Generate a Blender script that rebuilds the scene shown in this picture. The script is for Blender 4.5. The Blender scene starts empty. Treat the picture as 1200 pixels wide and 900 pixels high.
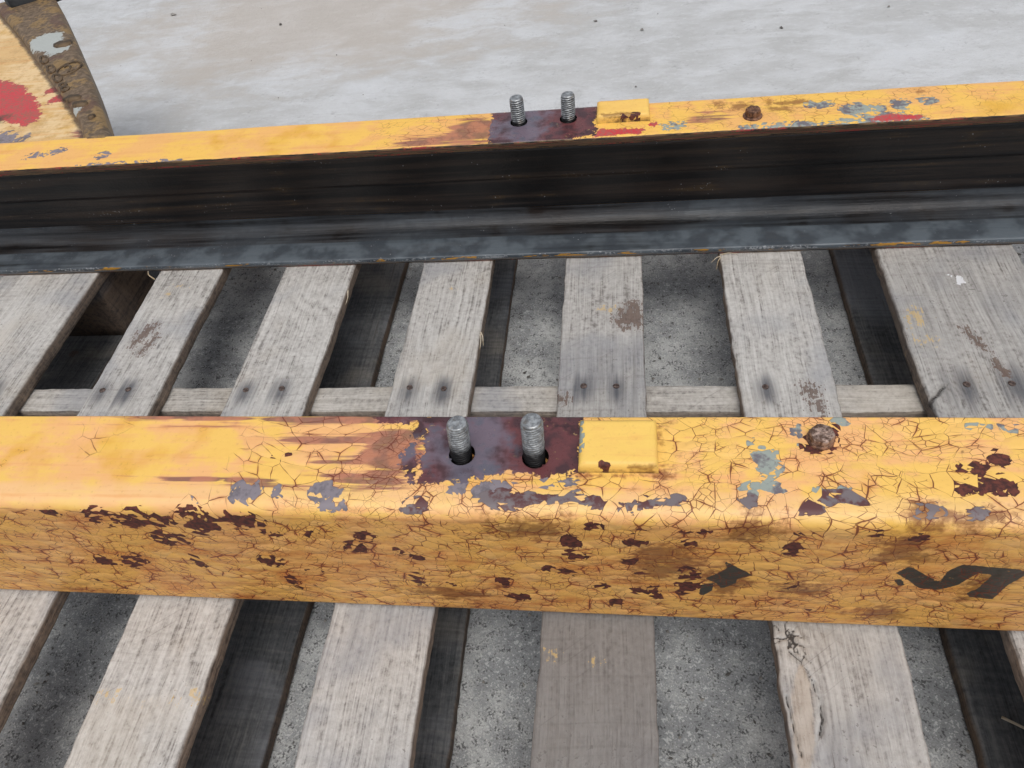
import bpy, math, random
import numpy as np

# ------------------------------------------------------------------ camera, sky, sun, exposure
scene = bpy.context.scene
C = scene.collection
scene.render.engine = 'CYCLES'
scene.cycles.max_bounces = 4
scene.cycles.diffuse_bounces = 2
scene.cycles.glossy_bounces = 2
scene.render.resolution_x, scene.render.resolution_y = 1024, 768

YAW, PITCH, ROLL = map(math.radians, (-13.0031, 48.8971, -10.173))
CAM = np.array([0.0, 0.0, 0.58794])
fwd = np.array([math.sin(YAW) * math.cos(PITCH), math.cos(YAW) * math.cos(PITCH), -math.sin(PITCH)])
r0 = np.array([math.cos(YAW), -math.sin(YAW), 0.0])
u0 = np.cross(r0, fwd)
right = math.cos(ROLL) * r0 + math.sin(ROLL) * u0
up = -math.sin(ROLL) * r0 + math.cos(ROLL) * u0
cam_data = bpy.data.cameras.new('camera')
cam = bpy.data.objects.new('camera', cam_data)
C.objects.link(cam)
from mathutils import Matrix
cam.matrix_world = Matrix([[right[i], up[i], -fwd[i], CAM[i]] for i in range(3)] + [[0, 0, 0, 1]])
cam_data.sensor_width = 36.0
cam_data.lens = 36.0 * 849.95 / 1200.0
cam_data.clip_start = 0.02
cam_data.clip_end = 200.0
scene.camera = cam

SUN_EL, SUN_AZ = math.radians(70), math.radians(165)      # overcast: weak broad sun
world = bpy.data.worlds.new('World')
scene.world = world
world.use_nodes = True
wt = world.node_tree
wt.nodes.clear()
sky = wt.nodes.new('ShaderNodeTexSky')
sky.sky_type = 'NISHITA'
sky.sun_disc = False
sky.sun_elevation = SUN_EL
sky.sun_rotation = SUN_AZ
sky.air_density = 1.0
sky.dust_density = 4.0
sky.ozone_density = 1.0
hsv = wt.nodes.new('ShaderNodeHueSaturation')
hsv.inputs['Saturation'].default_value = 0.32
bg = wt.nodes.new('ShaderNodeBackground')
bg.inputs['Strength'].default_value = 0.13
wo = wt.nodes.new('ShaderNodeOutputWorld')
wt.links.new(sky.outputs[0], hsv.inputs['Color'])
wt.links.new(hsv.outputs[0], bg.inputs['Color'])
wt.links.new(bg.outputs[0], wo.inputs['Surface'])

sun_d = bpy.data.lights.new('sun', 'SUN')
sun_d.energy = 0.8
sun_d.angle = math.radians(40)
sun_d.color = (1.0, 0.97, 0.92)
sun = bpy.data.objects.new('sun', sun_d)
C.objects.link(sun)
from mathutils import Vector
sd = Vector((math.sin(SUN_AZ) * math.cos(SUN_EL), math.cos(SUN_AZ) * math.cos(SUN_EL), math.sin(SUN_EL)))
sun.rotation_euler = sd.to_track_quat('Z', 'Y').to_euler()
sun.location = (0, 0, 4)

vs = scene.view_settings
vs.view_transform = 'Standard'
vs.look = 'None'
vs.exposure = 0.12
vs.gamma = 1.0
vs.use_curve_mapping = False

# ------------------------------------------------------------------ shader helpers
def lin(r, g, b):
    def f(c):
        c /= 255.0
        return c / 12.92 if c <= 0.04045 else ((c + 0.055) / 1.055) ** 2.4
    return (f(r), f(g), f(b), 1.0)


class S:
    """a shader socket with arithmetic"""
    def __init__(self, g, s): self.g, self.s = g, s
    def _m(self, op, o, rev=False):
        return self.g.math(op, o, self) if rev else self.g.math(op, self, o)
    def __add__(self, o): return self._m('ADD', o)
    def __radd__(self, o): return self._m('ADD', o)
    def __sub__(self, o): return self._m('SUBTRACT', o)
    def __rsub__(self, o): return self._m('SUBTRACT', o, True)
    def __mul__(self, o): return self._m('MULTIPLY', o)
    def __rmul__(self, o): return self._m('MULTIPLY', o)
    def __truediv__(self, o): return self._m('DIVIDE', o)


class G:
    def __init__(self, name):
        self.mat = bpy.data.materials.new(name)
        self.mat.use_nodes = True
        self.t = self.mat.node_tree
        self.t.nodes.clear()
    def put(self, inp, v):
        if isinstance(v, S): self.t.links.new(v.s, inp)
        elif v is not None:
            if isinstance(v, (tuple, list)) and len(v) == 3 and inp.type == 'RGBA': v = tuple(v) + (1.0,)
            inp.default_value = v
    def math(self, op, a, b=None, c=None, clamp=False):
        n = self.t.nodes.new('ShaderNodeMath'); n.operation = op; n.use_clamp = clamp
        self.put(n.inputs[0], a)
        if b is not None: self.put(n.inputs[1], b)
        if c is not None: self.put(n.inputs[2], c)
        return S(self, n.outputs[0])
    def maxi(self, a, b): return self.math('MAXIMUM', a, b)
    def mini(self, a, b): return self.math('MINIMUM', a, b)
    def ss(self, x, lo, hi, a=0.0, b=1.0):
        n = self.t.nodes.new('ShaderNodeMapRange'); n.interpolation_type = 'SMOOTHSTEP'
        for i, v in enumerate((x, lo, hi, a, b)): self.put(n.inputs[i], v)
        return S(self, n.outputs[0])
    def mix(self, f, a, b, mode='MIX'):
        n = self.t.nodes.new('ShaderNodeMix'); n.data_type = 'RGBA'; n.blend_type = mode; n.clamp_factor = True
        self.put(n.inputs[0], f); self.put(n.inputs[6], a); self.put(n.inputs[7], b)
        return S(self, n.outputs[2])
    def coord(self, which='Object'):
        n = self.t.nodes.new('ShaderNodeTexCoord'); return S(self, n.outputs[which])
    def vmul(self, v, s):
        n = self.t.nodes.new('ShaderNodeVectorMath'); n.operation = 'MULTIPLY'
        self.put(n.inputs[0], v); self.put(n.inputs[1], s); return S(self, n.outputs[0])
    def vadd(self, v, s):
        n = self.t.nodes.new('ShaderNodeVectorMath'); n.operation = 'ADD'
        self.put(n.inputs[0], v); self.put(n.inputs[1], s); return S(self, n.outputs[0])
    def sep(self, v):
        n = self.t.nodes.new('ShaderNodeSeparateXYZ'); self.put(n.inputs[0], v)
        return [S(self, o) for o in n.outputs]
    def comb(self, x, y, z):
        n = self.t.nodes.new('ShaderNodeCombineXYZ')
        for i, v in enumerate((x, y, z)): self.put(n.inputs[i], v)
        return S(self, n.outputs[0])
    def noise(self, v, scale=1.0, detail=3.0, rough=0.55, dist=0.0, col=False):
        n = self.t.nodes.new('ShaderNodeTexNoise')
        self.put(n.inputs['Vector'], v); self.put(n.inputs['Scale'], scale)
        n.inputs['Detail'].default_value = detail; n.inputs['Roughness'].default_value = rough
        n.inputs['Distortion'].default_value = dist
        return S(self, n.outputs['Color' if col else 'Fac'])
    def voro(self, v, scale=1.0, feat='F1', out='Distance', rand=1.0, dim='2D'):
        n = self.t.nodes.new('ShaderNodeTexVoronoi'); n.voronoi_dimensions = dim; n.feature = feat
        self.put(n.inputs['Vector'], v); self.put(n.inputs['Scale'], scale)
        n.inputs['Randomness'].default_value = rand
        return S(self, n.outputs[out])
    def attr(self, name):
        n = self.t.nodes.new('ShaderNodeAttribute'); n.attribute_name = name; return S(self, n.outputs['Fac'])
    def warp(self, v, scale, amp, detail=2.0):
        c = self.noise(v, scale, detail, col=True)
        return self.vadd(v, self.vmul(self.vadd(c, (-0.5, -0.5, -0.5)), (amp, amp, amp)))
    def bump(self, h, strength=1.0, dist=1.0):
        n = self.t.nodes.new('ShaderNodeBump'); n.inputs['Strength'].default_value = strength
        n.inputs['Distance'].default_value = dist; self.put(n.inputs['Height'], h); return S(self, n.outputs[0])
    def out(self, color, rough, normal=None, metal=0.0, spec=0.5, coat=None):
        b = self.t.nodes.new('ShaderNodeBsdfPrincipled')
        self.put(b.inputs['Base Color'], color); self.put(b.inputs['Roughness'], rough)
        self.put(b.inputs['Metallic'], metal); self.put(b.inputs['Specular IOR Level'], spec)
        if normal is not None: self.put(b.inputs['Normal'], normal)
        if coat is not None: self.put(b.inputs['Coat Weight'], coat)
        o = self.t.nodes.new('ShaderNodeOutputMaterial')
        self.t.links.new(b.outputs[0], o.inputs['Surface'])
        return self.mat
# ------------------------------------------------------------------ materials
def mat_paint(name, fresh=lin(241, 195, 100), pink=lin(239, 182, 120), deep=lin(226, 174, 52),
              crack_gain=1.0, cell=1.0, grime=0.0, side=0.0):
    """old yellow enamel over red primer: crazed, flaked, rust bleeding out of the cracks.
    Wear shapes come from vertex attributes (0.5 = outline of the shape)."""
    g = G(name)
    uv = g.coord('UV')
    x, v, _ = g.sep(uv)
    web = g.ss(v, 0.081, 0.096)
    fine = g.noise(uv, 260, 3, 0.6)
    mid = g.noise(uv, 45, 3, 0.6)
    n9 = g.sep(g.noise(uv, 11, 3, 0.55, col=True))
    big, dn, dp = n9
    streak = g.noise(g.vmul(uv, (7, 150, 1)), 1.0, 3, 0.6)
    fn, mn, sn = (fine - 0.5), (mid - 0.5), (streak - 0.5)
    # ---- crazing: plates of very uneven size
    wv = g.warp(g.warp(uv, 9, 0.050, 1), 70, 0.004, 1)
    pa = g.vmul(wv, (70 * cell, 94 * cell, 1))
    e1 = g.voro(pa, feat='DISTANCE_TO_EDGE') / (83.0 * cell)
    fv = g.voro(pa, out='Color')
    rnd = g.sep(fv)[0]
    fd = S(g, fv.s.node.outputs['Distance'])
    pc = g.vmul(wv, (175 * cell, 250 * cell, 1))
    e2 = g.voro(pc, feat='DISTANCE_TO_EDGE') / (210.0 * cell)
    rnd2 = g.sep(S(g, g.voro(pc, out='Color').s))[1]
    place = g.maxi(g.ss(x + (big - 0.5) * 0.3, -0.34, -0.17), web * 0.9)   # the top kept its paint towards this end
    dens1 = g.ss(dn + place * 0.30 + web * 0.08, 0.58, 0.78) * crack_gain
    dens2 = g.ss(dp + mn * 0.5 + web * 0.08 + place * 0.25, 0.65, 0.77) * crack_gain
    wvar = g.noise(uv, 62, 2, 0.5)
    lw = g.ss(wvar, 0.34, 0.74) * (0.00046 + web * 0.00016)
    c1 = (1.0 - g.ss(e1, lw * 0.75, lw * 1.15 + 0.00002)) * g.ss(dens1, 0.05, 0.5)
    c2 = (1.0 - g.ss(e2, lw * 0.30, lw * 0.85 + 0.00002)) * g.ss(dens2, 0.15, 0.7)
    crack = g.maxi(c1, c2 * 0.9)
    halo = (1.0 - g.ss(e1, 0.0, 0.0024)) * g.ss(dens1, 0.1, 0.7) * g.ss(wvar + mn * 0.5, 0.46, 0.70)
    # ---- yellow coat
    col = g.mix(g.ss(big + mn * 0.6 + sn * 0.5, 0.40, 0.60), fresh, pink)
    col = g.mix(g.ss(dp + mn * 0.3, 0.56, 0.72) * 0.75, col, deep)
    col = g.mix(g.ss(v + mn * 0.012, 0.060, 0.070) * g.ss(v + mn * 0.012, 0.086, 0.078) * 0.45, col, lin(244, 204, 148))   # highlight on the arris, painted in as a pale chalky band
    col = g.mix(web * 0.68, col, lin(222, 160, 82))
    col = g.mix(g.ss(streak + mn * 0.3, 0.54, 0.74) * 0.42 * (1.0 - web * 0.5), col, lin(222, 148, 78))
    col = g.mix(g.ss(fine, 0.58, 0.74) * 0.22, col, lin(168, 120, 60))
    col = g.mix(g.ss(rnd, 0.5, 1.0) * 0.34 * g.ss(dens1, 0.2, 0.8), col, lin(243, 192, 124))
    # rust wash, strongest on the side
    wash = g.ss(g.noise(g.vmul(uv, (16, 44, 1)), 1.0, 4, 0.62) + fn * 0.2, 0.47, 0.70)
    col = g.mix(wash * (0.08 + 0.60 * web), col, lin(190, 110, 50))
    band = g.ss(streak + mn * 0.4 + (big - 0.5) * 0.4, 0.50, 0.72)
    col = g.mix(band * web * 0.40, col, lin(164, 104, 44))
    col = g.mix(halo * (0.34 + 0.40 * web), col, lin(184, 88, 40))
    st = g.ss(g.attr('stain') + mn * 1.6 + fn * 0.8 + sn * 0.6, 0.40, 0.85)
    col = g.mix(st * 0.74, col, g.mix(g.ss(dn, 0.42, 0.58), lin(128, 84, 30), lin(116, 62, 30)))
    pu = g.ss(g.attr('purple') + sn * 2.2 + mn * 0.5, 0.42, 0.72) * g.ss(g.attr('purple'), 0.02, 0.3)
    col = g.mix(pu * 0.82, col, g.mix(g.ss(mid, 0.42, 0.60), lin(112, 70, 76), lin(170, 106, 90)))
    # stencil paint
    bl = g.ss(g.attr('black') + fn * 0.35 + mn * 0.25, 0.46, 0.54)
    bl = bl * (1.0 - g.ss(streak + fn * 0.8 + mn * 0.4, 0.70, 0.76))
    col = g.mix(bl, col, g.mix(fine, lin(48, 44, 38), lin(74, 68, 58)))
    col = g.mix(crack * 0.9, col, g.mix(mid, lin(132, 60, 30), lin(72, 30, 22)))
    # ---- lost paint: whole flakes go, so outlines follow the cracks
    edge_n = (rnd - 0.5) * 0.85 + (rnd2 - 0.5) * 1.0 + fn * 0.45 + mn * 1.3
    chip = g.ss(g.mini(g.attr('chip'), 0.76) + edge_n * g.ss(g.attr('chip'), 0.02, 0.3), 0.485, 0.515)
    free = g.ss(dn + (rnd2 - 0.5) * 0.30 + (rnd - 0.5) * 0.20 + web * 0.04 + place * 0.03, 0.915, 0.920) * crack_gain
    chip = g.maxi(chip, free)
    corner = g.ss(g.attr('corner') + (edge_n * 0.9 + sn * 0.8) * g.ss(g.attr('corner'), 0.02, 0.3), 0.48, 0.52)
    grey = g.ss(g.attr('grey') + (edge_n * 0.9 + mn * 0.8) * g.ss(g.attr('grey'), 0.02, 0.3), 0.48, 0.52)
    red = g.ss(g.attr('red') + (fn * 1.0 + sn * 0.6 + mn * 1.4) * g.ss(g.attr('red'), 0.02, 0.3), 0.48, 0.52)
    burn = g.ss(g.attr('burn') + mn * 1.0 + fn * 0.9 + (rnd2 - 0.5) * 0.25, 0.45, 0.55)
    chipcol = g.mix(g.ss(fine, 0.38, 0.64), lin(62, 28, 24), lin(104, 52, 40))
    corncol = g.mix(g.ss(mid + fn * 0.5, 0.42, 0.58), lin(94, 58, 58), lin(118, 108, 110))
    greycol = g.mix(g.ss(mid + fn * 0.6, 0.46, 0.66), g.mix(g.ss(x, -0.02, 0.04), lin(134, 126, 132), lin(152, 160, 152)), lin(110, 104, 110))
    redcol = g.mix(g.ss(fine + mn * 0.5, 0.42, 0.62), lin(196, 60, 66), lin(168, 92, 84))
    burncol = g.mix(g.ss(mid + (big - 0.5) * 0.8, 0.40, 0.60), lin(74, 50, 54), lin(106, 62, 64))
    burncol = g.mix(g.ss(dn + mn * 0.8 + sn * 0.3, 0.54, 0.66) * 0.85, burncol, lin(54, 38, 42))
    burncol = g.mix(g.ss(dp + mn * 0.5, 0.52, 0.66) * 0.55, burncol, lin(116, 120, 136))  # blue-grey sky sheen painted into the burnt patches
    burncol = g.mix(g.ss(fine + mn * 0.7, 0.70, 0.76) * 0.6, burncol, lin(178, 150, 104))
    col = g.mix(grey, col, greycol)
    col = g.mix(red, col, redcol)
    col = g.mix(corner, col, corncol)
    col = g.mix(chip, col, chipcol)
    col = g.mix(burn, col, burncol)
    # worn edges: black oily steel with paint remnants
    tn = g.noise(g.vmul(uv, (34, 150, 1)), 1.0, 3, 0.65) - 0.5
    tip = g.ss(g.attr('edge') * 0.85 + tn * 0.9 + mn * 0.3, 0.46, 0.58)
    tipcol = g.mix(g.ss(mid + tn * 0.6, 0.40, 0.60), lin(36, 31, 28), lin(112, 88, 60))
    tipcol = g.mix(g.ss(big + fn * 0.6, 0.56, 0.64), tipcol, lin(148, 50, 48))
    col = g.mix(tip, col, tipcol)
    if grime:
        col = g.mix(g.ss(mid + fn * 0.6, 0.46, 0.66) * grime, col, lin(120, 92, 52))
    dirt_shade = g.ss(g.attr('dirt_shade') + mn * 1.0 + fn * 0.5, 0.3, 0.9)
    col = g.mix(dirt_shade * 0.85, col, lin(70, 56, 44))  # dirt with painted shade, on block sides and beside the bracket rim
    # ---- relief (metres)
    lost = g.maxi(g.maxi(chip, corner), g.maxi(grey * 0.6, burn * 0.8))
    curl = g.ss(fd, 0.25, 0.75) * g.ss(dens1, 0.2, 0.8)
    h = (1.0 - lost) * (0.00045 + curl * (0.00020 + rnd * 0.00075) + (rnd - 0.5) * 0.0006 * g.ss(dens1, 0.3, 0.8))
    h = h + fn * 0.00022 + mn * 0.0006 + bl * 0.00004
    rough = 0.38 + fine * 0.24 + chip * 0.15 + tip * 0.1 - burn * 0.20
    return g.out(col, rough, g.bump(h, 0.9), spec=0.45)


def mat_grease(name, dust_sheen=0.0):
    """running faces of the channel: old black grease with dust, painted sky sheen and streaks along the length"""
    g = G(name)
    uv = g.coord('UV')
    s1 = g.noise(g.vmul(uv, (2.6, 75, 1)), 1.0, 4, 0.62, 0.3)
    s2 = g.noise(g.vmul(uv, (14, 420, 1)), 1.0, 2, 0.6)
    m = g.noise(uv, 24, 3, 0.6)
    f = g.noise(uv, 320, 2, 0.6)
    lg = g.noise(uv, 5, 2, 0.5)
    band = g.attr('band')
    col = g.mix(g.ss(s1, 0.40, 0.62), lin(20, 18, 19), lin(54, 44, 38))
    col = g.mix(g.ss(s1 + (m - 0.5) * 0.6 + (lg - 0.5) * 0.6, 0.58, 0.76) * 0.75, col, lin(84, 66, 42))
    col = g.mix(g.ss(s2, 0.58, 0.72) * 0.4, col, lin(26, 24, 24))
    col = g.mix(g.ss(band + (s1 - 0.5) * 0.9 + (m - 0.5) * 0.5 + (lg - 0.5) * 0.7, 0.35, 0.80) * dust_sheen, col,
                g.mix(g.ss(m, 0.40, 0.60), lin(104, 114, 122), lin(72, 80, 88)))  # blue-grey of the sky's reflection, painted in with the dust
    speck = g.ss(f + (m - 0.5) * 0.5 + (s1 - 0.5) * 0.4, 0.76, 0.80)
    col = g.mix(speck * 0.75, col, lin(176, 178, 182))
    ed = g.attr('edge')
    t2 = g.noise(g.vmul(uv, (26, 120, 1)), 1.0, 4, 0.65) - 0.5
    col = g.mix(g.ss(ed * 0.42 + t2 * 1.9 + (m - 0.5) * 0.9, 0.56, 0.66), col,
                g.mix(g.ss(m + t2, 0.47, 0.55), lin(108, 52, 40), lin(186, 136, 50)))
    col = g.mix(g.ss(ed * 0.42 - t2 * 1.6 + (f - 0.5) * 1.4, 0.50, 0.64) * 0.75, col, lin(160, 164, 168))  # grey-white highlight painted along the flange tip
    h = (m - 0.5) * 0.0011 + (f - 0.5) * 0.0004 + (s2 - 0.5) * 0.0005
    return g.out(col, 0.36 + (m - 0.4) * 0.4, g.bump(h, 0.8), spec=0.55)


def mat_wood(name, light=lin(208, 206, 202), mid_c=lin(186, 183, 179), dark=lin(128, 124, 120), wet=0.0, stretch=(1, 1, 1)):
    g = G(name)
    o = g.coord('Object')
    sd_ = g.attr('seed')
    ox, oy, oz = g.sep(o)
    if stretch == 'X':
        q = g.comb(oy + sd_ * 3.7, ox + sd_ * 11.3, oz)
    else:
        q = g.comb(ox + sd_ * 3.7, oy + sd_ * 11.3, oz)
    q = g.warp(q, 9.0, 0.007, 1)
    fib = g.noise(g.vmul(q, (560, 10, 560)), 1.0, 3, 0.65)
    fib2 = g.noise(g.vmul(q, (150, 3.2, 150)), 1.0, 4, 0.6)
    n7 = g.sep(g.noise(q, 8, 3, 0.55, col=True))
    blot, cool, sawn = n7
    spk = g.noise(q, 190, 3, 0.65)
    fig_n = g.noise(g.vmul(q, (8, 0.8, 8)), 1.0, 1, 0.4) + g.attr('knot') * 0.16
    fig = g.math('SINE', fig_n * 150.0 + fib2 * 9.0) * 0.5 + 0.5
    figm = g.ss(blot, 0.42, 0.62) * 0.07 + g.ss(g.attr('knot'), 0.1, 0.9) * 0.05
    saw = g.noise(g.vmul(g.warp(q, 3, 0.05, 1), (2, 210, 2)), 1.0, 2, 0.5)
    sawm = g.ss(sawn, 0.46, 0.62)
    t = 0.52 + (fib - 0.5) * 0.66 + (fib2 - 0.5) * 0.40 + (fig - 0.5) * figm * 2.0 + (blot - 0.5) * 0.40 + (spk - 0.5) * 0.60
    col = g.mix(g.ss(t, 0.26, 0.50), dark, mid_c)
    col = g.mix(g.ss(t, 0.46, 0.70), col, light)
    # weathering: cool and warm zones
    col = g.mix(g.ss(cool, 0.54, 0.70) * 0.28, col, lin(196, 184, 166))
    col = g.mix(g.ss(cool, 0.48, 0.34) * 0.50, col, lin(150, 153, 160))
    col = g.mix(g.ss(saw, 0.54, 0.66) * sawm * 0.20, col, lin(122, 114, 108))
    scr = g.noise(g.vmul(g.comb(ox * 0.8 + oy * 0.6, oy * 0.8 - ox * 0.6, oz), (14, 480, 4)), 1.0, 2, 0.5)
    col = g.mix(g.ss(scr, 0.66, 0.74) * g.ss(sawn, 0.44, 0.56) * 0.35, col, lin(112, 106, 102))
    chk = g.ss(fib2 + (fib - 0.5) * 0.5, 0.66, 0.72) * g.ss(blot, 0.40, 0.58)
    col = g.mix(chk * 0.55, col, lin(84, 76, 70))
    pit = g.ss(spk + (blot - 0.5) * 0.5, 0.70, 0.76)
    col = g.mix(pit * 0.55, col, lin(88, 80, 74))
    # sawn flanks stay browner
    col = g.mix(g.attr('side') * 0.72, col, g.mix(g.ss(t, 0.35, 0.62), lin(84, 62, 42), lin(138, 108, 78)))
    # ingrained dirt by board
    tone = g.attr('tone')
    col = g.mix(g.ss(tone + (blot - 0.5) * 0.6 + (fib2 - 0.5) * 0.6, 0.1, 0.9) * 0.75, col, lin(98, 94, 92))
    # marks with shapes of their own
    nl = g.ss(g.attr('nail') + (fib2 - 0.5) * 0.9 + (spk - 0.5) * 0.4, 0.08, 0.75) * g.ss(g.attr('nail'), 0.0, 0.25)
    col = g.mix(nl * 0.80, col, lin(66, 70, 80))
    yl = g.ss(g.attr('yellow') * 0.8 + (spk - 0.5) * 2.0 + (fib - 0.5) * 1.4, 0.60, 0.76)
    col = g.mix(yl * 0.62 * g.ss(g.attr('yellow'), 0.02, 0.3), col, lin(208, 176, 110))
    dk = g.ss(g.attr('dark') + ((spk - 0.5) * 2.0 + (fib - 0.5) * 1.6) * g.ss(g.attr('dark'), 0.02, 0.3), 0.44, 0.58)
    col = g.mix(dk * 0.80, col, g.mix(spk, lin(58, 40, 34), lin(120, 94, 80)))
    wh = g.ss(g.attr('white') + (spk - 0.5) * 1.8 * g.ss(g.attr('white'), 0.02, 0.3), 0.5, 0.56)
    col = g.mix(wh, col, lin(226, 227, 230))
    kn = g.ss(g.attr('heart') + (spk - 0.5) * 0.6 + (fib2 - 0.5) * 0.4, 0.40, 0.7)
    col = g.mix(kn * 0.5, col, lin(184, 168, 150))
    col = g.mix(g.ss(g.attr('groove') + (spk - 0.5) * 0.8, 0.35, 0.8) * 0.85, col, lin(44, 38, 36))
    if wet:
        col = g.mix(g.ss(blot + (saw - 0.5) * 1.0 + (fib2 - 0.5) * 0.4, 0.30, 0.62, 1.0, 0.55) * wet, col, lin(46, 48, 51))
    h = (fib2 - 0.5) * 0.0010 + (fib - 0.5) * 0.0018 + (spk - 0.5) * 0.0012
    return g.out(col, 0.80 - wet * 0.25, g.bump(h, 0.9), spec=0.25)


def mat_concrete():
    g = G('concrete')
    o = g.coord('Object')
    ox, oy, oz = g.sep(o)
    n3 = g.sep(g.noise(o, 3.0, 4, 0.6, col=True))
    a, a2, a3 = n3
    far = g.ss(oy + (a2 - 0.5) * 0.4, 0.75, 1.25)
    b = g.noise(o, 17, 4, 0.65)
    c = g.noise(o, 110, 4, 0.7)
    d = g.noise(o, 430, 2, 0.6)
    br = g.noise(g.vmul(o, (9, 20, 1)), 1.0, 4, 0.65, 0.4)
    brf = g.noise(g.vmul(o, (60, 130, 1)), 1.0, 3, 0.65, 0.5)
    near_col = g.mix(g.ss(b + (c - 0.5) * 0.9 + (a - 0.5) * 0.6, 0.34, 0.66), lin(140, 143, 145), lin(196, 198, 197))
    near_col = g.mix(g.ss(d + (c - 0.5) * 0.9, 0.40, 0.60) * 0.5, near_col, lin(112, 114, 116))
    near_col = g.mix(g.ss(c + (d - 0.5) * 0.9, 0.59, 0.68) * 0.8, near_col, lin(66, 67, 69))
    near_col = g.mix(g.ss(c - (d - 0.5) * 0.8, 0.42, 0.32) * 0.6, near_col, lin(212, 214, 214))
    near_col = g.mix(g.ss(d + (b - 0.5) * 0.6, 0.66, 0.74) * 0.5, near_col, lin(222, 224, 222))
    far_col = g.mix(g.ss(br + (a - 0.5) * 0.9, 0.30, 0.70), lin(180, 181, 181), lin(198, 200, 202))
    far_col = g.mix(g.ss(brf + (b - 0.5) * 0.4, 0.56, 0.74) * 0.34, far_col, lin(164, 164, 166))
    far_col = g.mix(g.ss(brf, 0.46, 0.30) * 0.30, far_col, lin(212, 215, 217))
    far_col = g.mix(g.ss(c + (b - 0.5) * 0.6, 0.62, 0.74) * 0.40, far_col, lin(146, 146, 147))
    far_col = g.mix(g.ss(a3, 0.54, 0.74) * 0.35, far_col, lin(212, 216, 221))
    # dried mud wash on the slab behind
    dx = (ox + 0.74) / 0.62
    dy = (oy - 1.80) / 0.36
    rr = g.math('SQRT', dx * dx + dy * dy)
    mud = g.ss(rr + (br - 0.5) * 1.4 + (a - 0.5) * 1.6, 0.30, 1.15, 1.0, 0.0)
    far_col = g.mix(mud * 0.60, far_col, g.mix(b, lin(178, 167, 155), lin(190, 181, 171)))
    col = g.mix(far, near_col, far_col)
    h = (b - 0.5) * 0.004 + (c - 0.5) * 0.0030 + (d - 0.5) * 0.0008
    return g.out(col, 0.88, g.bump(h, 0.8), spec=0.25)


def mat_steel(name, a, b, rough=0.35, metal=0.8, scale=240):
    g = G(name)
    o = g.coord('Object')
    n = g.noise(o, scale, 4, 0.65)
    m = g.noise(o, scale * 0.3, 3, 0.6)
    col = g.mix(g.ss(n + (m - 0.5) * 0.8, 0.38, 0.62), a, b)
    h = (n - 0.5) * 0.0004
    return g.out(col, rough + (m - 0.5) * 0.25, g.bump(h, 0.7), metal=metal)


def mat_stud(name, grease_top):
    """zinc-grey stud, black grease low on the thread"""
    g = G(name)
    o = g.coord('Object')
    _, _, z = g.sep(o)
    n = g.noise(o, 300, 4, 0.65)
    m = g.noise(o, 90, 3, 0.6)
    col = g.mix(g.ss(n, 0.35, 0.65), lin(126, 128, 130), lin(184, 188, 190))
    col = g.mix(g.ss(m, 0.52, 0.66) * 0.5, col, lin(110, 92, 70))
    col = g.mix(g.attr('root') * 0.75, col, lin(40, 37, 34))  # grease and crevice shade painted into the thread roots
    gz = g.ss(z + (m - 0.5) * 0.016, grease_top * 0.35, grease_top)
    col = g.mix(gz, lin(26, 25, 26), col)
    return g.out(col, 0.32 + n * 0.2, g.bump((n - 0.5) * 0.0003, 0.6), metal=0.62)


def mat_cast(name):
    """rubbed cast bracket edge: bare brownish steel, yellow and white paint remnants"""
    g = G(name)
    uv = g.coord('UV')
    m = g.noise(uv, 22, 4, 0.6)
    f = g.noise(uv, 140, 4, 0.65)
    col = g.mix(g.ss(f, 0.35, 0.68), lin(92, 76, 58), lin(134, 114, 92))
    col = g.mix(g.ss(m + (f - 0.5) * 0.5, 0.50, 0.60) * 0.5, col, lin(160, 128, 72))
    col = g.mix(g.ss(g.noise(uv, 16, 4, 0.6), 0.58, 0.66) * 0.7, col, lin(96, 70, 62))
    gr = g.ss(g.attr('grey') + ((f - 0.5) * 1.4 + (m - 0.5) * 1.4) * g.ss(g.attr('grey'), 0.02, 0.3), 0.46, 0.54)
    col = g.mix(gr, col, lin(178, 182, 178))
    h = (f - 0.5) * 0.0012 + (m - 0.5) * 0.002
    return g.out(col, 0.55, g.bump(h, 0.8), metal=0.15, spec=0.4)
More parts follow.
